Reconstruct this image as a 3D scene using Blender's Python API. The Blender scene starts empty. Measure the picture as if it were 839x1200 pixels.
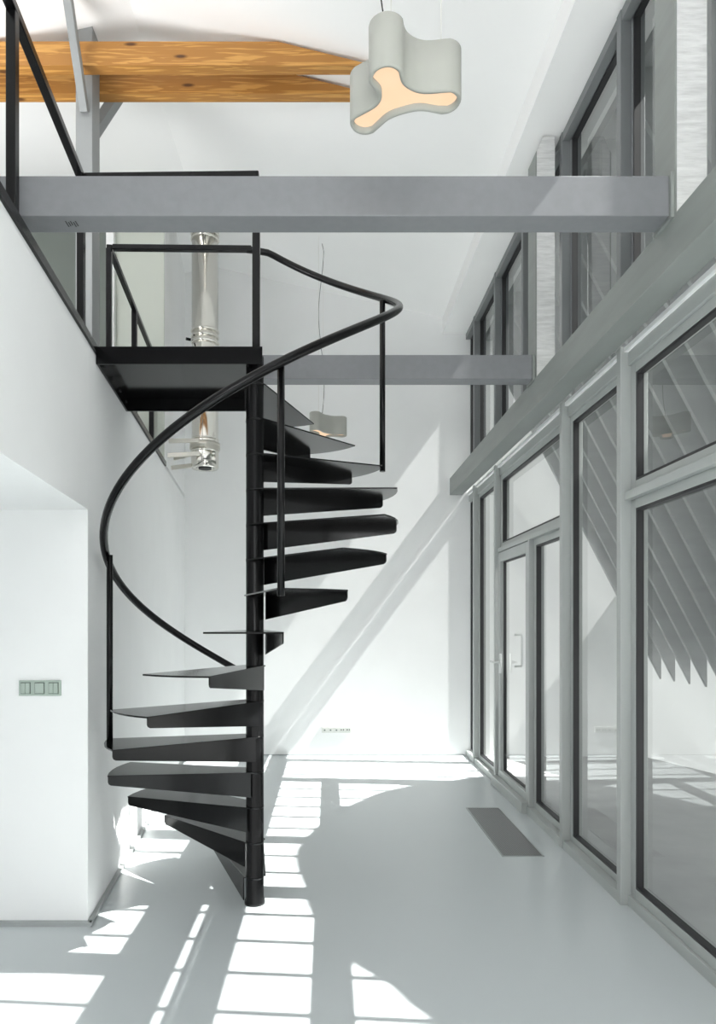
import bpy, bmesh, math, random
from mathutils import Vector, Matrix
random.seed(7)
PI = math.pi
S = 1.11                      # survey units -> metres
col = bpy.context.scene.collection

# ------------------------------------------------------------------ materials
def new_mat(name):
    m = bpy.data.materials.new(name); m.use_nodes = True
    nt = m.node_tree
    for n in list(nt.nodes): nt.nodes.remove(n)
    out = nt.nodes.new('ShaderNodeOutputMaterial')
    b = nt.nodes.new('ShaderNodeBsdfPrincipled')
    nt.links.new(b.outputs[0], out.inputs[0])
    return m, nt, b, out

def pmat(name, c, rough=.5, metal=0, var=.03, scale=6, stretch=(1, 1, 1), bump=0, spec=.5, rvar=0):
    m, nt, b, out = new_mat(name)
    tc = nt.nodes.new('ShaderNodeTexCoord')
    mp = nt.nodes.new('ShaderNodeMapping'); mp.inputs['Scale'].default_value = stretch
    nz = nt.nodes.new('ShaderNodeTexNoise'); nz.inputs['Scale'].default_value = scale; nz.inputs['Detail'].default_value = 5
    nt.links.new(tc.outputs['Object'], mp.inputs[0]); nt.links.new(mp.outputs[0], nz.inputs['Vector'])
    cr = nt.nodes.new('ShaderNodeValToRGB')
    cr.color_ramp.elements[0].position = .3; cr.color_ramp.elements[1].position = .7
    cr.color_ramp.elements[0].color = (*[max(0, x * (1 - var)) for x in c], 1)
    cr.color_ramp.elements[1].color = (*[min(1, x * (1 + var)) for x in c], 1)
    nt.links.new(nz.outputs['Fac'], cr.inputs[0]); nt.links.new(cr.outputs[0], b.inputs['Base Color'])
    b.inputs['Roughness'].default_value = rough; b.inputs['Metallic'].default_value = metal
    b.inputs['Specular IOR Level'].default_value = spec
    if rvar:
        mr = nt.nodes.new('ShaderNodeMapRange')
        mr.inputs['To Min'].default_value = rough - rvar; mr.inputs['To Max'].default_value = rough + rvar
        nt.links.new(nz.outputs['Fac'], mr.inputs[0]); nt.links.new(mr.outputs[0], b.inputs['Roughness'])
    if bump:
        bp = nt.nodes.new('ShaderNodeBump'); bp.inputs['Strength'].default_value = bump; bp.inputs['Distance'].default_value = .01
        nt.links.new(nz.outputs['Fac'], bp.inputs['Height']); nt.links.new(bp.outputs[0], b.inputs['Normal'])
    return m

M = {}
M['wall'] = pmat('white_plaster', (.84, .845, .845), .8, var=.015, scale=2.5, spec=.2)
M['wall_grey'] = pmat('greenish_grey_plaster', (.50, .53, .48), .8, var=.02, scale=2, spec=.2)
M['panel_dark'] = pmat('dark_green_grey_panel', (.13, .15, .135), .5, var=.05, scale=2)
M['ceiling'] = pmat('ceiling_white', (.88, .88, .875), .85, var=.012, scale=1.5, spec=.2)
M['floor'] = pmat('poured_resin_floor', (.555, .59, .60), .26, var=.006, scale=.8, stretch=(1, 2, 1), spec=.45)
M['black'] = pmat('black_painted_steel', (.005, .005, .0055), .22, var=.03, scale=9, spec=.22)
M['tread'] = pmat('black_folded_sheet_steel', (.0045, .0045, .005), .15, var=.03, scale=5, spec=.27)
M['beam'] = pmat('grey_painted_steel', (.195, .20, .212), .45, var=.04, scale=25)
M['beam_green'] = pmat('green_grey_painted_steel', (.235, .252, .24), .5, var=.07, scale=5, stretch=(1, .4, 3))
M['frame_low'] = pmat('light_grey_green_aluminium', (.40, .42, .41), .4, var=.02, scale=4)
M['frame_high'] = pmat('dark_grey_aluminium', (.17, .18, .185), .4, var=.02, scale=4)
M['gasket'] = pmat('black_rubber_gasket', (.02, .02, .022), .5)
M['steel_post'] = pmat('mid_grey_steel_post', (.26, .27, .27), .5, var=.03, scale=6)
M['rough_sunlit'] = pmat('rough_flange_sunlit_tone', (.62, .625, .62), .7, var=.14, scale=7, stretch=(1.6, 1, 12), bump=.5)  # rough streaked face; its sunlit whiteness is put into the base colour
M['skirting'] = pmat('grey_skirting', (.36, .38, .38), .5)
M['concrete'] = pmat('terrace_concrete', (.40, .40, .40), .8, var=.12, scale=2)
M['wall_out'] = pmat('white_garden_wall_render', (.74, .75, .75), .85, var=.03, scale=3)
M['fin'] = pmat('grey_fin_boards', (.26, .27, .27), .6, var=.08, scale=3, stretch=(1, 1, 4))
M['chrome'] = pmat('polished_stainless_steel', (.80, .78, .73), .09, metal=1, var=.03, scale=3)
M['chrome_satin'] = pmat('satin_stainless_steel', (.66, .64, .58), .28, metal=1, var=.05, scale=8)
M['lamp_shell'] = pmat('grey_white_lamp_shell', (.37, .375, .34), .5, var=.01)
M['switch'] = pmat('pale_green_grey_plastic', (.40, .47, .42), .45, var=.02)
M['switch_dark'] = pmat('dark_switch_gap', (.10, .13, .11), .6)
M['socket'] = pmat('white_plastic', (.62, .63, .60), .4, var=.02)
M['hole'] = pmat('socket_hole_black', (.02, .02, .02), .6)
M['handle'] = pmat('white_lacquered_handle', (.62, .64, .63), .3)
M['leaf'] = pmat('green_leaves', (.05, .10, .03), .6, var=.5, scale=10)
M['bark'] = pmat('tree_bark', (.12, .09, .06), .9, var=.3, scale=12, bump=.4)

def emit_mat():
    m, nt, b, out = new_mat('warm_lamp_diffuser')
    nz = nt.nodes.new('ShaderNodeTexNoise'); nz.inputs['Scale'].default_value = 3
    cr = nt.nodes.new('ShaderNodeValToRGB')
    cr.color_ramp.elements[0].color = (.90, .58, .36, 1); cr.color_ramp.elements[1].color = (.90, .63, .43, 1)
    nt.links.new(nz.outputs['Fac'], cr.inputs[0])
    b.inputs['Base Color'].default_value = (.12, .09, .06, 1)
    nt.links.new(cr.outputs[0], b.inputs['Emission Color']); b.inputs['Emission Strength'].default_value = .86
    return m
M['diffuser'] = emit_mat()

def glass_mat():
    m = bpy.data.materials.new('window_glass'); m.use_nodes = True
    nt = m.node_tree
    for n in list(nt.nodes): nt.nodes.remove(n)
    N = nt.nodes.new
    out = N('ShaderNodeOutputMaterial'); mx = N('ShaderNodeMixShader'); tr = N('ShaderNodeBsdfTransparent'); gl = N('ShaderNodeBsdfGlossy')
    tr.inputs[0].default_value = (.90, .925, .915, 1); gl.inputs['Roughness'].default_value = .0
    g = N('ShaderNodeNewGeometry'); d = N('ShaderNodeVectorMath'); d.operation = 'DOT_PRODUCT'
    nt.links.new(g.outputs['Incoming'], d.inputs[0]); nt.links.new(g.outputs['Normal'], d.inputs[1])
    def mth(op, a, b_=None):
        n = N('ShaderNodeMath'); n.operation = op
        if isinstance(a, (int, float)): n.inputs[0].default_value = a
        else: nt.links.new(a, n.inputs[0])
        if b_ is not None:
            if isinstance(b_, (int, float)): n.inputs[1].default_value = b_
            else: nt.links.new(b_, n.inputs[1])
        return n.outputs[0]
    a = mth('ABSOLUTE', d.outputs['Value'])
    o = mth('SUBTRACT', 1.0, a)
    p = mth('POWER', o, 4.0)
    f = mth('ADD', mth('MULTIPLY', p, .88), .11)
    nt.links.new(f, mx.inputs[0]); nt.links.new(tr.outputs[0], mx.inputs[1]); nt.links.new(gl.outputs[0], mx.inputs[2])
    nt.links.new(mx.outputs[0], out.inputs[0])
    return m
M['glass'] = glass_mat()

def wood_mat():
    m, nt, b, out = new_mat('knotty_pine')
    N = nt.nodes.new
    tc = N('ShaderNodeTexCoord'); mp = N('ShaderNodeMapping'); mp.inputs['Scale'].default_value = (.9, 16, 16)
    nz = N('ShaderNodeTexNoise'); nz.inputs['Scale'].default_value = 2.2; nz.inputs['Detail'].default_value = 6; nz.inputs['Distortion'].default_value = .6
    nt.links.new(tc.outputs['Object'], mp.inputs[0]); nt.links.new(mp.outputs[0], nz.inputs['Vector'])
    wv = N('ShaderNodeMath'); wv.operation = 'MULTIPLY'; wv.inputs[1].default_value = 22; nt.links.new(nz.outputs['Fac'], wv.inputs[0])
    sn = N('ShaderNodeMath'); sn.operation = 'SINE'; nt.links.new(wv.outputs[0], sn.inputs[0])
    cr = N('ShaderNodeValToRGB')
    cr.color_ramp.elements[0].position = 0; cr.color_ramp.elements[0].color = (.38, .17, .035, 1)
    cr.color_ramp.elements[1].position = 1; cr.color_ramp.elements[1].color = (.58, .30, .075, 1)
    nt.links.new(sn.outputs[0], cr.inputs[0])
    mp2 = N('ShaderNodeMapping'); mp2.inputs['Scale'].default_value = (2.1, 5, 7)
    vo = N('ShaderNodeTexVoronoi'); vo.inputs['Scale'].default_value = 1.15
    nt.links.new(tc.outputs['Object'], mp2.inputs[0]); nt.links.new(mp2.outputs[0], vo.inputs['Vector'])
    k = N('ShaderNodeValToRGB'); k.color_ramp.elements[0].position = .05; k.color_ramp.elements[0].color = (.22, .16, .12, 1)
    k.color_ramp.elements[1].position = .13; k.color_ramp.elements[1].color = (1, 1, 1, 1)
    nt.links.new(vo.outputs['Distance'], k.inputs[0])
    mx = N('ShaderNodeMix'); mx.data_type = 'RGBA'; mx.blend_type = 'MULTIPLY'; mx.inputs[0].default_value = 1
    nt.links.new(cr.outputs[0], mx.inputs[6]); nt.links.new(k.outputs[0], mx.inputs[7])
    nt.links.new(mx.outputs[2], b.inputs['Base Color']); b.inputs['Roughness'].default_value = .55
    return m
M['wood'] = wood_mat()

def grate_mat():
    m, nt, b, out = new_mat('woven_metal_grille')
    N = nt.nodes.new
    tc = N('ShaderNodeTexCoord')
    w1 = N('ShaderNodeTexWave'); w1.wave_type = 'BANDS'; w1.bands_direction = 'Y'; w1.inputs['Scale'].default_value = 26
    w2 = N('ShaderNodeTexWave'); w2.wave_type = 'BANDS'; w2.bands_direction = 'X'; w2.inputs['Scale'].default_value = 26
    nt.links.new(tc.outputs['Object'], w1.inputs['Vector']); nt.links.new(tc.outputs['Object'], w2.inputs['Vector'])
    mm = N('ShaderNodeMath'); mm.operation = 'MULTIPLY'; nt.links.new(w1.outputs['Fac'], mm.inputs[0]); nt.links.new(w2.outputs['Fac'], mm.inputs[1])
    cr = N('ShaderNodeValToRGB'); cr.color_ramp.elements[0].color = (.16, .16, .16, 1); cr.color_ramp.elements[1].color = (.42, .42, .43, 1)
    nt.links.new(mm.outputs[0], cr.inputs[0]); nt.links.new(cr.outputs[0], b.inputs['Base Color'])
    b.inputs['Roughness'].default_value = .45; b.inputs['Metallic'].default_value = .4
    return m
M['grate'] = grate_mat()

# ------------------------------------------------------------------ geometry helpers
class MB:
    def __init__(s): s.bm = bmesh.new()
    def prism(s, pts, d, bev=0, smooth=False):
        """pts: planar loop of 3D points, extruded by vector d"""
        vs = [s.bm.verts.new(Vector(p)) for p in pts]
        v2 = [s.bm.verts.new(Vector(p) + Vector(d)) for p in pts]
        n = len(vs); fs = []
        fs.append(s.bm.faces.new(vs)); fs.append(s.bm.faces.new(v2[::-1]))
        for i in range(n):
            f = s.bm.faces.new((vs[i], v2[i], v2[(i + 1) % n], vs[(i + 1) % n])); f.smooth = smooth; fs.append(f)
        if bev:
            es = list({e for f in fs for e in f.edges})
            bmesh.ops.bevel(s.bm, geom=es, offset=bev, segments=2, affect='EDGES', profile=.5)
        return s
    def box(s, x0, x1, y0, y1, z0, z1, bev=0):
        return s.prism([(x0, y0, z0), (x1, y0, z0), (x1, y1, z0), (x0, y1, z0)], (0, 0, z1 - z0), bev)
    def bar(s, a, b, w, h, up=(0, 0, 1), bev=0):
        a = Vector(a); b = Vector(b); t = (b - a).normalized(); u = Vector(up)
        sx = t.cross(u).normalized(); uy = sx.cross(t).normalized()
        pts = [a + sx * w / 2 * i + uy * h / 2 * j for i, j in ((-1, -1), (1, -1), (1, 1), (-1, 1))]
        return s.prism(pts, b - a, bev)
    def tube(s, pts, r, n=12, caps=True):
        pts = [Vector(p) for p in pts]; rings = []
        rs = r if isinstance(r, (list, tuple)) else [r] * len(pts)
        t0 = (pts[1] - pts[0]).normalized()
        ref = Vector((0, 0, 1)) if abs(t0.z) < .9 else Vector((1, 0, 0))
        nx = (ref - t0 * ref.dot(t0)).normalized()
        for i, p in enumerate(pts):
            t = (pts[min(i + 1, len(pts) - 1)] - pts[max(i - 1, 0)]).normalized()
            nx = (nx - t * nx.dot(t)).normalized(); ny = t.cross(nx)
            rings.append([s.bm.verts.new(p + (nx * math.cos(2 * PI * k / n) + ny * math.sin(2 * PI * k / n)) * rs[i]) for k in range(n)])
        for a, b in zip(rings, rings[1:]):
            for k in range(n):
                f = s.bm.faces.new((a[k], a[(k + 1) % n], b[(k + 1) % n], b[k])); f.smooth = True
        if caps:
            s.bm.faces.new(rings[0][::-1]); s.bm.faces.new(rings[-1])
        return s
    def lathe(s, c, prof, n=32, axis='Z'):
        """prof: [(r, z)...] revolved round a vertical axis at c"""
        rings = []
        for r, z in prof:
            rings.append([s.bm.verts.new((c[0] + r * math.cos(2 * PI * k / n), c[1] + r * math.sin(2 * PI * k / n), c[2] + z)) for k in range(n)])
        for a, b in zip(rings, rings[1:]):
            for k in range(n):
                f = s.bm.faces.new((a[k], a[(k + 1) % n], b[(k + 1) % n], b[k])); f.smooth = True
        s.bm.faces.new(rings[0][::-1]); s.bm.faces.new(rings[-1])
        return s
    def quad(s, *p):
        s.bm.faces.new([s.bm.verts.new(Vector(q)) for q in p]); return s
    def build(s, name, mat, parent=None, sharp=True):
        bm = s.bm
        bmesh.ops.recalc_face_normals(bm, faces=bm.faces)
        off = Vector(parent['base']) if parent is not None else None
        # origin: centre of bottom for top-level
        if off is None:
            xs = [v.co for v in bm.verts]
            off = Vector(((min(c.x for c in xs) + max(c.x for c in xs)) / 2, (min(c.y for c in xs) + max(c.y for c in xs)) / 2, min(c.z for c in xs)))
            loc = off * S
        else:
            loc = Vector((0, 0, 0))
        for v in bm.verts: v.co = (v.co - off) * S
        me = bpy.data.meshes.new(name); bm.to_mesh(me); bm.free()
        for e in (me.edges if sharp else []): pass
        me.materials.append(mat)
        o = bpy.data.objects.new(name, me); col.objects.link(o); o.location = loc
        o['base'] = list(off)
        if parent is not None: o.parent = parent
        return o

def thing(name, base, label=None, cat=None, group=None, kind=None):
    o = bpy.data.objects.new(name, None); col.objects.link(o)
    o.location = Vector(base) * S; o.empty_display_size = .1; o['base'] = list(base)
    tag(o, label, cat, group, kind); return o
def tag(o, label=None, cat=None, group=None, kind=None):
    if label: o['label'] = label
    if cat: o['category'] = cat
    if group: o['group'] = group
    if kind: o['kind'] = kind
    return o
def struct(name, mb, mat, parent=None):
    o = mb.build(name, mat, parent)
    if parent is None: o['kind'] = 'structure'
    return o
def copy_thing(root, loc, rz=0, label=None, group=None):
    r = root.copy(); col.objects.link(r); r.location = Vector(loc) * S; r.rotation_euler = (0, 0, rz)
    if label: r['label'] = label
    if group: r['group'] = group
    for ch in [c for c in bpy.data.objects if c.parent == root]:
        c = ch.copy(); col.objects.link(c); c.parent = r
        for g in [q for q in bpy.data.objects if q.parent == ch]:
            d = g.copy(); col.objects.link(d); d.parent = c
    return r

# ------------------------------------------------------------------ key dimensions (survey units)
YB = 6.81                      # back wall
Y0 = -1.6                      # how far the room runs behind the viewpoint
XW = lambda y: -.774 - .099 * y  # left wall plane
ZM = 2.63                      # mezzanine level
ZS = 4.27                      # soffit level
XS = 1.164                     # soffit edge
XP = 1.395                     # inner faces of facade posts
CEI = lambda x: (4.43 + .225 * (XS - x)) if x > -1.15 else (4.43 + .225 * (XS + 1.15)) - .225 * (-1.15 - x)
XL = -3.5                      # far left side of the building

# ------------------------------------------------------------------ setting
struct('floor', MB().box(XL, 1.50, Y0, YB, -.12, 0), M['floor'])
g = MB().box(1.50, 7.5, Y0 - .5, YB, -.12, -.012); tag(g.build('terrace_paving', M['concrete']), kind='structure')
# back wall: gable shape, runs on outside as the terrace end wall
bw = MB().prism([(XL, YB, 0), (1.52, YB, 0), (1.52, YB, 4.5), (XS, YB, 4.6), (-1.15, YB, 5.1), (XL, YB, 4.7)], (0, .2, 0))
struct('wall_back', bw, M['wall'])
tag(MB().box(1.52, 3.2, YB, YB + .2, -.1, 4.5).build('wall_terrace_end', M['wall_out']), kind='structure')
# left wall lower storey (beyond the niche) with slab above
lw = MB()
lw.prism([(XW(3.0), 3.0, 0), (XW(YB), YB, 0), (XL, YB, 0), (XL, 3.0, 0)], (0, 0, ZM - .03), .004)
struct('wall_left', lw, M['wall'])
struct('wall_left_bulkhead', MB().prism([(XW(Y0), Y0, 1.853), (XW(3.0), 3.0, 1.853), (XL, 3.0, 1.853), (XL, Y0, 1.853)], (0, 0, ZM - .03 - 1.853)), M['wall'])
struct('wall_left_upper', MB().prism([(XW(5.4), 5.4, ZM), (XW(YB), YB, ZM), (XL, YB, ZM), (XL, 5.4, ZM)], (0, 0, 2.45)), M['wall'])
up = MB().box(XL, XW(5.4) - .004, 5.385, 5.4, ZM, 5.0)
struct('wall_upstairs', up, M['wall_grey'])
struct('door_1', MB().box(-2.9, -1.76, 5.34, 5.385, ZM, 4.62, .004), M['panel_dark'])
struct('trim_1', MB().box(-1.76, -1.70, 5.33, 5.385, ZM, 4.68, .003), M['wall'])
struct('wall_front', MB().box(XL, 1.50, Y0 - .15, Y0, 1.75, 4.98), M['wall'])
struct('wall_left_outer', MB().box(XL - .2, XL, Y0, YB + .2, 0, 4.8), M['wall'])
# floor of the mezzanine plus black edge trim
struct('floor_mezzanine', MB().prism([(XW(Y0), Y0, ZM - .03), (XW(5.4), 5.4, ZM - .03), (XL, 5.4, ZM - .03), (XL, Y0, ZM - .03)], (0, 0, .03)), M['skirting'])
struct('trim_2', MB().prism([(XW(Y0) + .012, Y0, ZM - .028), (XW(5.4) + .012, 5.4, ZM - .028), (XW(5.4) - .004, 5.4, ZM - .028), (XW(Y0) - .004, Y0, ZM - .028)], (0, 0, .036)), M['black'])
# skirtings
struct('baseboard_left', MB().prism([(XW(3.0) + .024, 2.975, 0), (XW(YB) + .024, YB - .01, 0), (XW(YB), YB, 0), (XW(3.0), 3.0, 0)], (0, 0, .018)), M['skirting'])
struct('baseboard_niche', MB().box(XL + .02, XW(3.0) + .024, 2.975, 3.0, 0, .018), M['skirting'])
struct('baseboard_back', MB().box(XW(YB) + .02, 1.38, YB - .008, YB, 0, .01), M['skirting'])
# ceiling
c = MB()
c.prism([(XS, Y0, 4.43), (-1.15, Y0, CEI(-1.15)), (XL - .2, Y0, CEI(XL - .2)), (XL - .2, Y0, CEI(XL - .2) + .2), (-1.15, Y0, CEI(-1.15) + .2), (XS, Y0, 4.63)], (0, YB + .1 - Y0, 0))
struct('ceiling', c, M['ceiling'])
struct('ceiling_soffit', MB().box(XS, 1.77, Y0, YB + .1, ZS, 4.66), M['ceiling'])

# ------------------------------------------------------------------ facade windows
XG = 1.472                     # glass plane
def rect_frame(mb, y0, y1, z0, z1, w, xa=1.445, xb=1.505, wb=None):
    wb = wb or w
    mb.box(xa, xb, y0, y0 + w, z0, z1, .003); mb.box(xa, xb, y1 - w, y1, z0, z1, .003)
    mb.box(xa, xb, y0 + w, y1 - w, z0, z0 + wb, .003); mb.box(xa, xb, y0 + w, y1 - w, z1 - w, z1, .003)
def gasket(mb, y0, y1, z0, z1, t=.012, xa=XG - .024, xb=XG + .008):
    mb.box(xa, xb, y0, y0 + t, z0, z1); mb.box(xa, xb, y1 - t, y1, z0, z1)
    mb.box(xa, xb, y0 + t, y1 - t, z0, z0 + t); mb.box(xa, xb, y0 + t, y1 - t, z1 - t, z1)
def pane(mb, y0, y1, z0, z1, x=XG):
    mb.quad((x, y0, z0), (x, y0, z1), (x, y1, z1), (x, y1, z0))

PW = .066                      # post width in X
wn = 0
bays = [(Y0, 0.0, 0), (0.0, 1.6, 1), (1.6, 3.2, 1), (3.2, 4.0, 0), (4.0, 5.6, 2), (5.6, 6.42, 0), (6.42, YB, 0)]
ZT = 1.93
for (a, b, kind) in bays:
    wn += 1
    root = thing('window_%d' % wn, (XG, (a + b) / 2, 0), kind='structure')
    ya, yb = a + .045, b
    # post standing at the near end of the bay
    if a > Y0 + .1:
        struct('post', MB().box(XP, XP + PW, a, a + .045, 0, 2.66, .003), M['frame_low'], root)
    fr, gk, gp = MB(), MB(), MB()
    Zb = .085
    fr.box(1.40 if kind != 1 else 1.43, 1.51, ya, yb, -.01, .05, .003)         # sill
    fr.box(1.43, 1.51, ya, yb, 2.57, 2.635, .003)                                # head
    if kind == 0:
        fw = .035 if b < YB else .012
        rect_frame(fr, ya, yb, .05, 2.57, fw)
        gasket(gk, ya + fw, yb - fw, .05 + fw, 2.57 - fw, .012 if b < YB else .006); pane(gp, ya + fw - .004, yb - fw + .004, .045 + fw, 2.575 - fw)
    elif kind == 1:
        rect_frame(fr, ya, yb, .05, ZT, .045); rect_frame(fr, ya, yb, ZT + .04, 2.57, .045)
        fr.box(1.415, 1.51, ya, yb, ZT, ZT + .04, .003)
        gasket(gk, ya + .045, yb - .045, .095, ZT - .045); gasket(gk, ya + .045, yb - .045, ZT + .085, 2.525)
        pane(gp, ya + .04, yb - .04, .09, ZT - .04); pane(gp, ya + .04, yb - .04, ZT + .08, 2.53)
    else:
        ym = 4.71
        fr.box(1.415, 1.51, ya, yb, ZT, ZT + .035, .003)
        rect_frame(fr, ya, yb, ZT + .035, 2.57, .04); gasket(gk, ya + .04, yb - .04, ZT + .075, 2.53); pane(gp, ya + .035, yb - .035, ZT + .07, 2.535)
        rect_frame(fr, ya, ym, .05, ZT, .045); gasket(gk, ya + .045, ym - .045, .095, ZT - .045); pane(gp, ya + .04, ym - .04, .09, ZT - .04)
        fr.box(1.41, 1.51, ym, ym + .03, .05, ZT, .003)
        # door leaf
        dr = thing('door_2', (XG, (ym + yb) / 2, 0), kind='structure')
        df = MB(); rect_frame(df, ym + .032, yb - .006, .055, ZT - .006, .075, 1.418, 1.475)
        struct('door_frame', df, M['frame_low'], dr)
        dg = MB(); gasket(dg, ym + .107, yb - .081, .130, ZT - .081, .012, 1.445, 1.465); struct('gasket', dg, M['gasket'], dr)
        dp = MB(); pane(dp, ym + .1, yb - .075, .125, ZT - .075, 1.455); struct('glass_pane', dp, M['glass'], dr)
        struct('kick_rail', MB().box(1.365, 1.418, ym + .02, yb + .02, .0, .075, .004), M['frame_low'], dr)
        lh = MB(); lh.box(1.408, 1.418, 5.48, 5.52, .93, 1.09, .003); lh.tube([(1.41, 5.50, 1.02), (1.365, 5.50, 1.02)], .009)
        lh.tube([(1.368, 5.50, 1.02), (1.366, 5.50, 1.02), (1.364, 5.62, 1.02)], .009)
        struct('door_handle', lh, M['handle'], dr)
        ph = MB(); ph.tube([(1.475, 5.30, 1.0), (1.53, 5.30, 1.0), (1.535, 5.30, 1.02), (1.535, 5.30, 1.23), (1.53, 5.30, 1.25), (1.475, 5.30, 1.25)], .010)
        struct('pull_handle', ph, M['handle'], dr)
    struct('window_frame', fr, M['frame_low'], root)
    struct('gasket', gk, M['gasket'], root)
    pane(gp, ya, yb, 2.635, 2.80, XG)                                            # light slot above the head
    struct('glass_pane', gp, M['glass'], root)
struct('trim_sunlit_slot', MB().box(1.412, 1.432, Y0, YB, 2.636, 2.658, .001), M['wall'])  # white strip standing in for the bright sunlit slot above the head
struct('trim_3', MB().box(1.43, 1.50, Y0, YB, 2.80, 2.93, .003), M['frame_low'])   # spandrel

# clerestory
k = 0
y = Y0
ups = [Y0, -.8, 0, .8, 1.6, 2.4, 3.2, 4.0, 4.8, 5.6, 6.4, YB]
for a, b in zip(ups, ups[1:]):
    wn += 1
    root = thing('window_%d' % wn, (XG, (a + b) / 2, 2.93), kind='structure')
    struct('post', MB().box(XP, XP + .075, a, a + .045, 2.93, ZS, .003), M['frame_high'], root)
    fr, gk, gp = MB(), MB(), MB()
    ya = a + .045
    rect_frame(fr, ya, b, 2.93, ZS - .0, .018)
    fr.box(1.40, 1.445, ya, b, ZS - .055, ZS, .002)
    gasket(gk, ya + .018, b - .018, 2.958, ZS - .055, .008); pane(gp, ya + .016, b - .016, 2.955, ZS - .045)
    struct('window_frame', fr, M['frame_high'], root)
    struct('gasket', gk, M['gasket'], root)
    struct('glass_pane', gp, M['glass'], root)

# ------------------------------------------------------------------ steel and timber structure
tag(MB().box(1.237, 1.365, Y0, YB, 2.637, 2.807, .003).build('steel_edge_beam', M['beam_green']),
    'long grey-green steel beam running along the glazed wall below the clerestory', 'beam')
def cross_beam(y, x0, label):
    r = thing('steel_cross_beam', (0, y + .05, 2.807), label, 'beam', 'grey cross beams')
    MB().box(x0, 1.225, y, y + .105, 2.807, 2.951, .003).build('beam_body', M['beam'], r)
    MB().box(1.225, 1.237, y - .014, y + .118, 2.795, 2.957, .001).build('end_plate', M['beam_green'], r)
    return r
r1 = cross_beam(2.409, -2.2, 'near grey steel cross beam spanning the whole room above the spiral stair')
st = MB()                                                                     # small stencilled strokes under the near beam
for i in range(5):
    x = -.955 + i * .009
    st.box(x, x + .004, 2.44 + (i % 2) * .006, 2.475 - (i % 3) * .005, 2.8062, 2.8072)
st.build('stencil_mark', M['hole'], r1)
cross_beam(4.023, XW(4.07) + .01, 'far grey steel cross beam seen behind the spiral stair')
def column(y, ztop, label):
    r = thing('steel_column', (1.30, y + .07, 2.807), label, 'column')
    MB().prism([(1.245, y, 2.807), (1.253, y, 2.807), (1.253, y, ztop - .085), (1.245, y, ztop - .10)], (0, .15, 0), .002).build('room_side_flange', M['beam_green'], r)
    MB().prism([(1.253, y + .001, 2.807), (1.362, y + .001, 2.807), (1.362, y + .001, ztop), (1.290, y + .001, ztop), (1.253, y + .001, ztop - .09)], (0, .148, 0), .002).build('web_face', M['rough_sunlit'], r)
    MB().box(1.362, 1.394, y + .05, y + .10, 3.95, 4.03).build('bracket', M['frame_high'], r)
    return r
column(2.409, 4.262, 'rough steel column, front colour lightened as if sunlit, at the right end of the near cross beam')
column(4.023, 4.262, 'rough steel column, front colour lightened as if sunlit, at the right end of the far cross beam')

def plank(y, label):
    zt, zb = 4.74, 4.60
    pts = [(-2.75, y, zb), (.25, y, zb), (.25, y, zb + .006), (-.29, y, zt), (-1.98, y, zt), (-2.75, y, zb + .02)]
    return tag(MB().prism(pts, (0, .07, 0), .002).build('timber_tie_beam', M['wood']), label, 'timber beam', 'knotty pine tie beams under the roof')
plank(3.92, 'front knotty pine tie beam with tapered end under the white ceiling')
plank(4.13, 'rear knotty pine tie beam just behind the front one')
p = thing('steel_roof_post', (-1.43, 4.06, ZM), 'grey steel post on the mezzanine clasped by the two pine tie beams', 'post')
MB().box(-1.50, -1.40, 3.995, 4.125, ZM, 4.93, .003).build('post_body', M['steel_post'], p)
MB().bar((-1.55, 4.235, 4.32), (-1.25, 4.235, 4.78), .055, .07, (0, 1, 0), .002).build('knee_brace', M['steel_post'], p)
MB().bar((-1.44, 3.98, 4.37), (-1.44, 3.62, 4.98), .05, .045, (1, 0, 0), .002).build('diagonal_brace', M['steel_post'], p)

# ------------------------------------------------------------------ spiral staircase
PX, PY = -.350, 3.229
R = .681
RISE, Z00, AZ0, STEP, SPAN = .1684, -.035, -291.654, 23.876, 26.2
zk = lambda k: Z00 + RISE * k
zr = lambda az: Z00 + RISE * (az - AZ0) / STEP + .852
stair = thing('spiral_staircase', (PX, PY, 0), 'black steel spiral staircase winding up to the mezzanine landing', 'staircase')
MB().lathe((PX, PY, 0), [(.050, 0), (.050, .012), (.043, .03), (.0425, 2.62), (.0425, 2.626), (.03, 2.632)], 32).build('centre_pole', M['black'], stair)
def pol(az, r, z): return Vector((PX + r * math.cos(math.radians(az)), PY + r * math.sin(math.radians(az)), z))
T = .007
for k in range(1, 16):
    z = zk(k); azb = AZ0 + STEP * k; aza = azb + SPAN; azm = (azb + aza) / 2
    d = Vector((math.cos(math.radians(azm)), math.sin(math.radians(azm)), 0)); n = Vector((-d.y, d.x, 0))
    c0 = Vector((PX, PY, z))
    ra = c0 + n * .052 - d * .01; rb = c0 - n * .052 - d * .01
    loop = [rb, pol(azb, R, z)]
    for t in (.2, .4, .6, .8): loop.append(pol(azb + SPAN * t, R + .008 * math.sin(PI * t), z))
    loop += [pol(aza, R, z), ra]
    mb = MB(); mb.prism([v - Vector((0, 0, T)) for v in loop], (0, 0, T), .0015)
    mb.lathe((PX, PY, z - .010), [(.0438, 0), (.0438, .010)], 24)
    tr = mb.build('tread', M['tread'], stair)
    # flange folded down from the ascending edge, deep at the pole, shallow at the tip, rounded corner
    tip = pol(aza, R - .002, z); e = (tip - ra).normalized(); L = (tip - ra).length
    nn = Vector((e.y, -e.x, 0)) * .006
    hr, ht = .118, .045
    prof = [(.02, 0), (L, 0), (L, -ht + .014), (L - .004, -ht + .005), (L - .014, -ht - .001), (.02, -hr)]
    fb = MB().prism([ra + e * a_ + Vector((0, 0, b_ - .001)) for a_, b_ in prof], nn, .0012)
    fb.build('riser_flange', M['tread'], tr)

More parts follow.
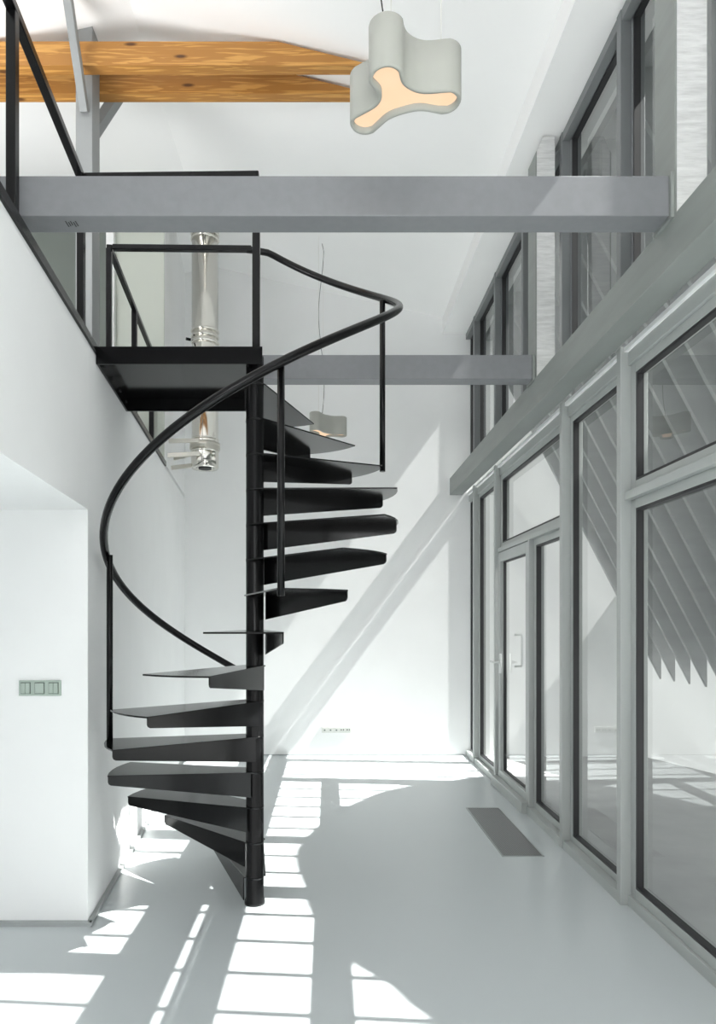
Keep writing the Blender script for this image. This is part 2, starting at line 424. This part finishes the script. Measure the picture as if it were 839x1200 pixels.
# landing
lm = MB()
yf, ybk, xr = 3.14, 3.85, -.365
zt, zb = 2.635, 2.557
lm.prism([(XW(yf) + .001, yf + .02, zt - .010), (xr, yf + .02, zt - .010), (xr, ybk, zt - .010), (XW(ybk) + .001, ybk, zt - .010)], (0, 0, .010))
landing = lm.build('landing_plate', M['tread'], stair)
MB().box(XW(yf) + .001, -.306, yf, yf + .012, zb, zt + .004, .001).build('front_plate', M['black'], landing)
MB().box(XW(ybk) + .001, xr, ybk - .01, ybk, zb, zt, .001).build('rear_plate', M['black'], landing)
MB().box(xr - .012, xr, yf + .012, ybk - .01, zb, zt - .01, .001).build('side_plate', M['black'], landing)
bt = MB()
sp = MB().prism([(XW(yf) + .002, yf + .012, zb), (XW(ybk) + .002, ybk - .01, zb), (XW(ybk) + .012, ybk - .01, zb), (XW(yf) + .012, yf + .012, zb)], (0, 0, zt - .01 - zb))
for i in range(4):
    yy = yf + .1 + i * .17
    a = Vector((XW(yy) + .012, yy, zb + .03)); sp.tube([a, a + Vector((.014, 0, 0))], .012, 8)
sp.build('wall_plate', M['black'], landing)

# helical handrail
RH = .690
pts = []
azs = [90 - i * 3 for i in range(0, 120)]
pts.append((-.47, PY + .656, 3.505))
pts.append((-.42, PY + .666, 3.505))
for az in azs:
    if az < -268: break
    pts.append(tuple(pol(az, RH, min(zr(az), 3.505))))
MB().tube(pts, .0185, 14).build('handrail', M['black'], stair)
for kk, az in ((13, AZ0 + STEP * 13 + 1), (9, AZ0 + STEP * 9 + 1.5), (5, AZ0 + STEP * 5 + 2), (1, AZ0 + STEP * 1 + 2)):
    q = pol(az, R - .010, 0)
    MB().tube([(q.x, q.y, zk(kk) - .03), (q.x, q.y, zr(az) - .012)], .0145, 12).build('baluster', M['black'], stair)

# ------------------------------------------------------------------ mezzanine railing (one welded piece)
ZR = 3.507
ml = lambda y: XW(y) - .10
rail = thing('mezzanine_railing', (ml(2), 2, ZM), 'near length of black steel railing rising along the mezzanine edge at upper left', 'railing', 'mezzanine edge railings')
MB().bar((ml(.2), .2, ZR), (ml(3.26), 3.26, ZR), .036, .036, bev=.004).build('top_rail', M['black'], rail)
rail2 = thing('mezzanine_railing', (ml(4.6), 4.6, ZM), 'far length of black steel railing along the mezzanine edge beyond the stair landing', 'railing', 'mezzanine edge railings')
MB().bar((ml(3.86), 3.86, ZR), (ml(5.365), 5.365, ZR), .032, .032, bev=.004).build('top_rail', M['black'], rail2)
gd = MB(); gd.bar((ml(3.26) + .02, 3.26, ZR), (PX + .018, 3.245, ZR), .036, .030, bev=.004); gd.build('landing_rail', M['black'], stair)
gd = MB(); gd.bar((ml(3.86) + .018, 3.87, ZR), (-.44, 3.885, ZR), .034, .030, bev=.004); gd.build('landing_rail', M['black'], stair)
def rpost(x, y, par, z0=ZM, w=.034, z1=ZR - .012):
    MB().box(x - w / 2, x + w / 2, y - w / 2, y + w / 2, z0, z1, .003).build('post', M['black'], par)
for yy in (.9, 2.36, 3.26): rpost(ml(yy), yy, rail)
for yy, w_ in ((3.86, .03), (4.63, .034), (5.35, .034)): rpost(ml(yy), yy, rail2, w=w_)
rpost(PX + .005, 3.245, stair, 2.635, .036)

# ------------------------------------------------------------------ stainless flue
FX, FY, FR = -1.045, 5.72, .116
fl = thing('chimney_flue', (FX, FY, 2.66), 'polished stainless steel flue pipe hanging beside the left wall behind the landing', 'flue pipe')
ztop = CEI(FX) - .002
MB().lathe((FX, FY, 0), [(.065, 2.70), (.068, 2.658), (FR - .006, 2.655), (FR, 2.665), (FR, 2.78), (FR - .004, 2.79), (FR - .004, ztop)], 48).build('pipe', M['chrome'], fl)
for zc in (2.80, 2.84, 2.90, 3.72, 3.77, 3.82, 4.60, 4.64, 4.68):
    MB().lathe((FX, FY, zc), [(FR - .004, -.010), (FR + .002, -.005), (FR + .005, 0), (FR + .002, .005), (FR - .004, .010)], 40).build('pipe_ring', M['chrome'], fl)
MB().lathe((FX, FY, 2.664), [(.055, -.012), (.055, .0)], 24).build('outlet_opening', M['hole'], fl)
cl = MB(); cl.lathe((FX, FY, 2.845), [(FR + .004, -.025), (FR + .012, -.025), (FR + .012, .025), (FR + .004, .025)], 40)
cl.build('clamp_band', M['chrome_satin'], fl)
for (z0, y1, z1) in ((2.855, 5.60, 2.86), (2.80, 5.95, 2.80), (2.745, 5.52, 2.72), (2.69, 5.75, 2.67)):
    MB().bar((FX - .02, FY - .12 if y1 < 5.7 else FY + .02, z0 + .01), (XW(y1) + .004, y1, z1), .02, .034, bev=.002).build('wall_bracket', M['chrome_satin'], fl)
MB().bar((FX + .03, FY - .14, 2.83), (FX + .13, FY - .10, 2.80), .012, .05, bev=.002).build('clamp_arm', M['chrome_satin'], fl)
MB().tube([(FX - .11, FY - .06, 3.73), (FX - .145, FY - .08, 3.73)], .012, 10).build('clamp_bolt', M['black'], fl)

# ------------------------------------------------------------------ pendant lamps
LA = [Vector((.176, 2.015)), Vector((.366, 2.106)), Vector((.125, 2.196))]
LC = Vector((.222, 2.100)); ZL = 2.98; HL = .160
def seg_d(p, a, b):
    t = max(0, min(1, (p - a).dot(b - a) / (b - a).length_squared)); return (p - (a + (b - a) * t)).length, t
def field(p):
    # smooth union of three arms that swell at their ends
    k = .055; acc = 0
    for q in LA:
        d, t = seg_d(p, LC, q); rr = .030 + .022 * t * t
        acc += math.exp(-(d - rr) / k * 2.2)
    return -math.log(acc) * k / 2.2
def outline(off, n=120):
    out = []
    for i in range(n):
        a = 2 * PI * i / n; d = Vector((math.cos(a), math.sin(a))); lo, hi = 0, .4
        # outermost crossing
        r = .30
        while r > .01 and field(LC + d * r) > off: r -= .002
        lo, hi = r, r + .002
        for _ in range(12):
            m_ = (lo + hi) / 2
            if field(LC + d * m_) > off: hi = m_
            else: lo = m_
        out.append(LC + d * lo)
    return out
cable_top = CEI(LC.x)
lamp = thing('pendant_lamp', (LC.x, LC.y, ZL), 'nearest three-lobed white pendant lamp with glowing cream underside', 'pendant lamp', 'three-lobed pendant lamps')
oo, ii = outline(.0), outline(-.012)
sh = MB(); bm = sh.bm
def ring(o_, z): return [bm.verts.new((p.x, p.y, z)) for p in o_]
seq = [ring(ii, ZL + .028), ring(ii, ZL + .001), ring(outline(-.003), ZL - .001), ring(oo, ZL + .004), ring(oo, ZL + HL - .004), ring(outline(-.004), ZL + HL), ring(ii, ZL + HL)]
n_ = len(oo)
for A_, B_ in zip(seq, seq[1:]):
    for i in range(n_):
        f = bm.faces.new((A_[i], A_[(i + 1) % n_], B_[(i + 1) % n_], B_[i])); f.smooth = True
bm.faces.new(seq[-1])
sh.build('lamp_shade', M['lamp_shell'], lamp)
df = MB(); df.prism([(p.x, p.y, ZL + .018) for p in ii], (0, 0, .008)); df.build('light_diffuser', M['diffuser'], lamp)
cb = MB(); cp = []
base_c = LA[0] + Vector((-.004, .0))
for i in range(30):
    t = i / 29; z = ZL + HL + (cable_top + .06 - ZL - HL) * t
    cp.append((base_c.x - .028 * math.sin(t * PI * 2.6) * (1 if t < .99 else 0), base_c.y + .01 * math.sin(t * 7), z))
cb.tube(cp, .0022, 8); cb.build('power_cable', M['black'], lamp)
for q in LA[:2]:
    t = (LC - q) * .12 + q
    MB().tube([(t.x + .012, t.y + .03, ZL + HL - .003), (t.x + .012, t.y + .03, CEI(t.x) + .03)], .0009, 6).build('suspension_wire', M['chrome_satin'], lamp)
copy_thing(lamp, (-.02, 5.86, ZL), math.radians(232), 'distant three-lobed white pendant lamp near the back wall', 'three-lobed pendant lamps')

# ------------------------------------------------------------------ switches, sockets, grille
sx0 = (22 - 384) / 787 * 2.99; sx1 = (71 - 384) / 787 * 2.99; sz0 = 1.35 - (815.5 - 729) / 787 * 2.99; sz1 = 1.35 - (797.5 - 729) / 787 * 2.99
sw = thing('light_switch_panel', ((sx0 + sx1) / 2, 2.99, sz0), 'pale green-grey triple light switch on the white wall end at left', 'light switch')
MB().box(sx0, sx1, 2.990, 3.0, sz0, sz1, .001).build('cover_plate', M['switch'], sw)
w3 = (sx1 - sx0) / 3
for i in range(3):
    a = sx0 + i * w3
    MB().box(a + .009, a + w3 - .009, 2.9885, 2.991, sz0 + .009, sz1 - .008).build('module_gap', M['switch_dark'], sw)
    rk = MB()
    if i == 1: rk.box(a + .0115, a + w3 - .0115, 2.984, 2.990, sz0 + .0115, sz1 - .0115, .001)
    else:
        mid = a + w3 / 2
        rk.box(a + .0115, mid - .001, 2.984, 2.990, sz0 + .0115, sz1 - .0115, .001)
        rk.box(mid + .001, a + w3 - .0115, 2.983, 2.990, sz0 + .0115, sz1 - .0115, .001)
    rk.build('rocker', M['switch'], sw)
qx0 = (377 - 384) / 787 * YB; qx1 = (411.5 - 384) / 787 * YB; qz0 = 1.35 - (858.5 - 729) / 787 * YB; qz1 = 1.35 - (851.5 - 729) / 787 * YB
so = thing('wall_socket_strip', ((qx0 + qx1) / 2, YB - .01, qz0), 'small white five-gang socket strip low on the back wall', 'socket')
MB().box(qx0, qx1, YB - .010, YB, qz0, qz1, .001).build('cover_plate', M['socket'], so)
w5 = (qx1 - qx0) / 5
for i in range(5):
    a = qx0 + (i + .5) * w5; zc = (qz0 + qz1) / 2
    MB().box(a - w5 * .40, a + w5 * .40, YB - .0125, YB - .009, zc - .020, zc + .020, .001).build('socket_module', M['socket'], so)
    hb = MB()
    if i < 3: hb.box(a - .008, a + .008, YB - .0135, YB - .012, zc - .010, zc + .003)
    else:
        for sg in (-1, 1): hb.tube([(a + sg * .011, YB - .0138, zc), (a + sg * .011, YB - .012, zc)], .0065, 10)
    hb.build('contact', M['hole'] if i > 2 else M['switch_dark'], so)
gr = thing('floor_grille', (1.124, 4.368, 0), 'long grey metal convector grille set flush in the floor', 'floor grille')
MB().box(1.013, 1.237, 3.872, 4.864, -.002, .003).build('grille_mesh', M['grate'], gr)
gf = MB(); gf.box(1.004, 1.013, 3.863, 4.873, -.002, .004); gf.box(1.237, 1.246, 3.863, 4.873, -.002, .004)
gf.box(1.013, 1.237, 3.863, 3.872, -.002, .004); gf.box(1.013, 1.237, 4.864, 4.873, -.002, .004)
gf.build('grille_frame', M['skirting'], gr)

# ------------------------------------------------------------------ terrace: sloping fins, garden wall, added shade tree
scr = thing('shading_screen', (1.66, 2.8, 4.2), 'grey sloping fin screen hung from the eaves outside the glazed wall', 'sun screen')
MB().box(1.60, 1.77, -.9, YB - .01, 4.20, 4.27).build('eaves_rail', M['fin'], scr)
tl = -.08
for i in range(28):
    yy = -.45 + .26 * i
    fp = [(3.2, .80), (3.2, 1.62), (1.90, 4.24), (1.62, 4.24), (1.62, 3.96)]
    fb = MB().prism([(x, yy + tl * (x - 1.62), z) for x, z in fp], (0, .034, 0), .002)
    fb.build('fin', M['fin'], scr)

def frosted():
    m, nt, b, out = new_mat('frosted_white_fence_panel')
    tl_ = nt.nodes.new('ShaderNodeBsdfTranslucent'); df_ = nt.nodes.new('ShaderNodeBsdfDiffuse'); mx = nt.nodes.new('ShaderNodeMixShader')
    nz = nt.nodes.new('ShaderNodeTexNoise'); nz.inputs['Scale'].default_value = 3
    mr = nt.nodes.new('ShaderNodeMapRange'); mr.inputs['To Min'].default_value = .4; mr.inputs['To Max'].default_value = .5
    nt.links.new(nz.outputs['Fac'], mr.inputs[0]); nt.links.new(mr.outputs[0], mx.inputs[0])
    tl_.inputs[0].default_value = (.20, .205, .205, 1); df_.inputs[0].default_value = (.85, .86, .86, 1)
    nt.links.new(df_.outputs[0], mx.inputs[1]); nt.links.new(tl_.outputs[0], mx.inputs[2]); nt.links.new(mx.outputs[0], out.inputs[0])
    return m
tag(MB().quad((3.2, YB, -.1), (4.45, 3.3, -.1), (4.45, 3.3, 2.0), (3.2, YB, 2.0)).build('wall_garden', frosted()), kind='structure')

# flat-crowned tree out of view, added to cast the round shade on the floor
SD = Vector((-1, .08, -1.34))
zc = 5.2
tcx = 1.92 + zc / 1.34; tcy = 3.74 - .08 * zc / 1.34
tree = thing('added_shade_tree', (tcx, tcy, -.012), 'added out-of-view flat-crowned tree that casts the round shade on the floor', 'tree')
MB().tube([(tcx, tcy, -.02), (tcx + .03, tcy - .02, 2), (tcx - .02, tcy + .03, 3.8), (tcx, tcy, 5.1)], [.17, .13, .11, .07], 14).build('trunk', M['bark'], tree)
cm = MB()
bmesh.ops.create_icosphere(cm.bm, subdivisions=5, radius=1)
from mathutils import noise
for v in cm.bm.verts:
    nn = noise.noise(v.co * 6) * .03 + noise.noise(v.co * 2.2) * .03
    v.co = Vector((v.co.x * 2.08 * (1 + nn), v.co.y * 2.20 * (1 + nn), v.co.z * .30 * (1 + nn * 3))) + Vector((tcx, tcy, zc))
for f in cm.bm.faces: f.smooth = True
cm.build('crown', M['leaf'], tree)

# ------------------------------------------------------------------ light
w = bpy.data.worlds.new('world'); bpy.context.scene.world = w; w.use_nodes = True
nt = w.node_tree; bg = nt.nodes['Background']
tc = nt.nodes.new('ShaderNodeTexCoord'); sx = nt.nodes.new('ShaderNodeSeparateXYZ'); cr = nt.nodes.new('ShaderNodeValToRGB')
nt.links.new(tc.outputs['Generated'], sx.inputs[0]); nt.links.new(sx.outputs['Z'], cr.inputs[0])
cr.color_ramp.elements[0].position = 0; cr.color_ramp.elements[0].color = (.70, .70, .69, 1)
cr.color_ramp.elements[1].position = .8; cr.color_ramp.elements[1].color = (.69, .71, .74, 1)
mrw = nt.nodes.new('ShaderNodeMapRange'); mrw.inputs['From Min'].default_value = -.05; mrw.inputs['From Max'].default_value = .05
mrw.inputs['To Min'].default_value = 1.1; mrw.inputs['To Max'].default_value = 2.0      # background below the horizon is weaker than the sky
nt.links.new(sx.outputs['Z'], mrw.inputs[0]); nt.links.new(mrw.outputs[0], bg.inputs[1])
nt.links.new(cr.outputs[0], bg.inputs[0]); pass
sd = bpy.data.lights.new('sun', 'SUN'); sd.energy = 16.5; sd.angle = math.radians(.35); sd.color = (1, .985, .96)
so_ = bpy.data.objects.new('sun', sd); col.objects.link(so_); so_.location = (8, 0, 12)
so_.rotation_euler = SD.normalized().to_track_quat('-Z', 'Y').to_euler()

for nm, lc, e, sz in (('added_fill_rear', (.1, -1.0, 1.9), 92, 1.2), ('added_fill_mezzanine', (-2.4, 3.0, 2.75), 60, 1.0)):  # added fill lights that brighten the ceiling; the room has no such lamps
    ld = bpy.data.lights.new(nm, 'AREA'); ld.energy = e; ld.size = sz
    lo_ = bpy.data.objects.new(nm, ld); col.objects.link(lo_); lo_.location = Vector(lc) * S; lo_.rotation_euler = (PI, 0, 0)

# ------------------------------------------------------------------ camera
cd = bpy.data.cameras.new('camera'); cam = bpy.data.objects.new('camera', cd); col.objects.link(cam)
cam.location = (0, 0, 1.35 * S); cam.rotation_euler = (PI / 2, 0, 0)
cd.sensor_fit = 'VERTICAL'; cd.sensor_height = 36; cd.lens = 36 * 787 / 1200
cd.shift_x = (419.5 - 384) / 1200; cd.shift_y = (729 - 600) / 1200
cd.clip_start = .02; cd.clip_end = 200
sc = bpy.context.scene; sc.camera = cam
sc.view_settings.view_transform = 'Standard'; sc.view_settings.look = 'None'; sc.view_settings.exposure = 0.34
sc.cycles.max_bounces = 12; sc.cycles.diffuse_bounces = 6; sc.cycles.transparent_max_bounces = 24

for o in bpy.data.objects:
    if 'base' in o: del o['base']
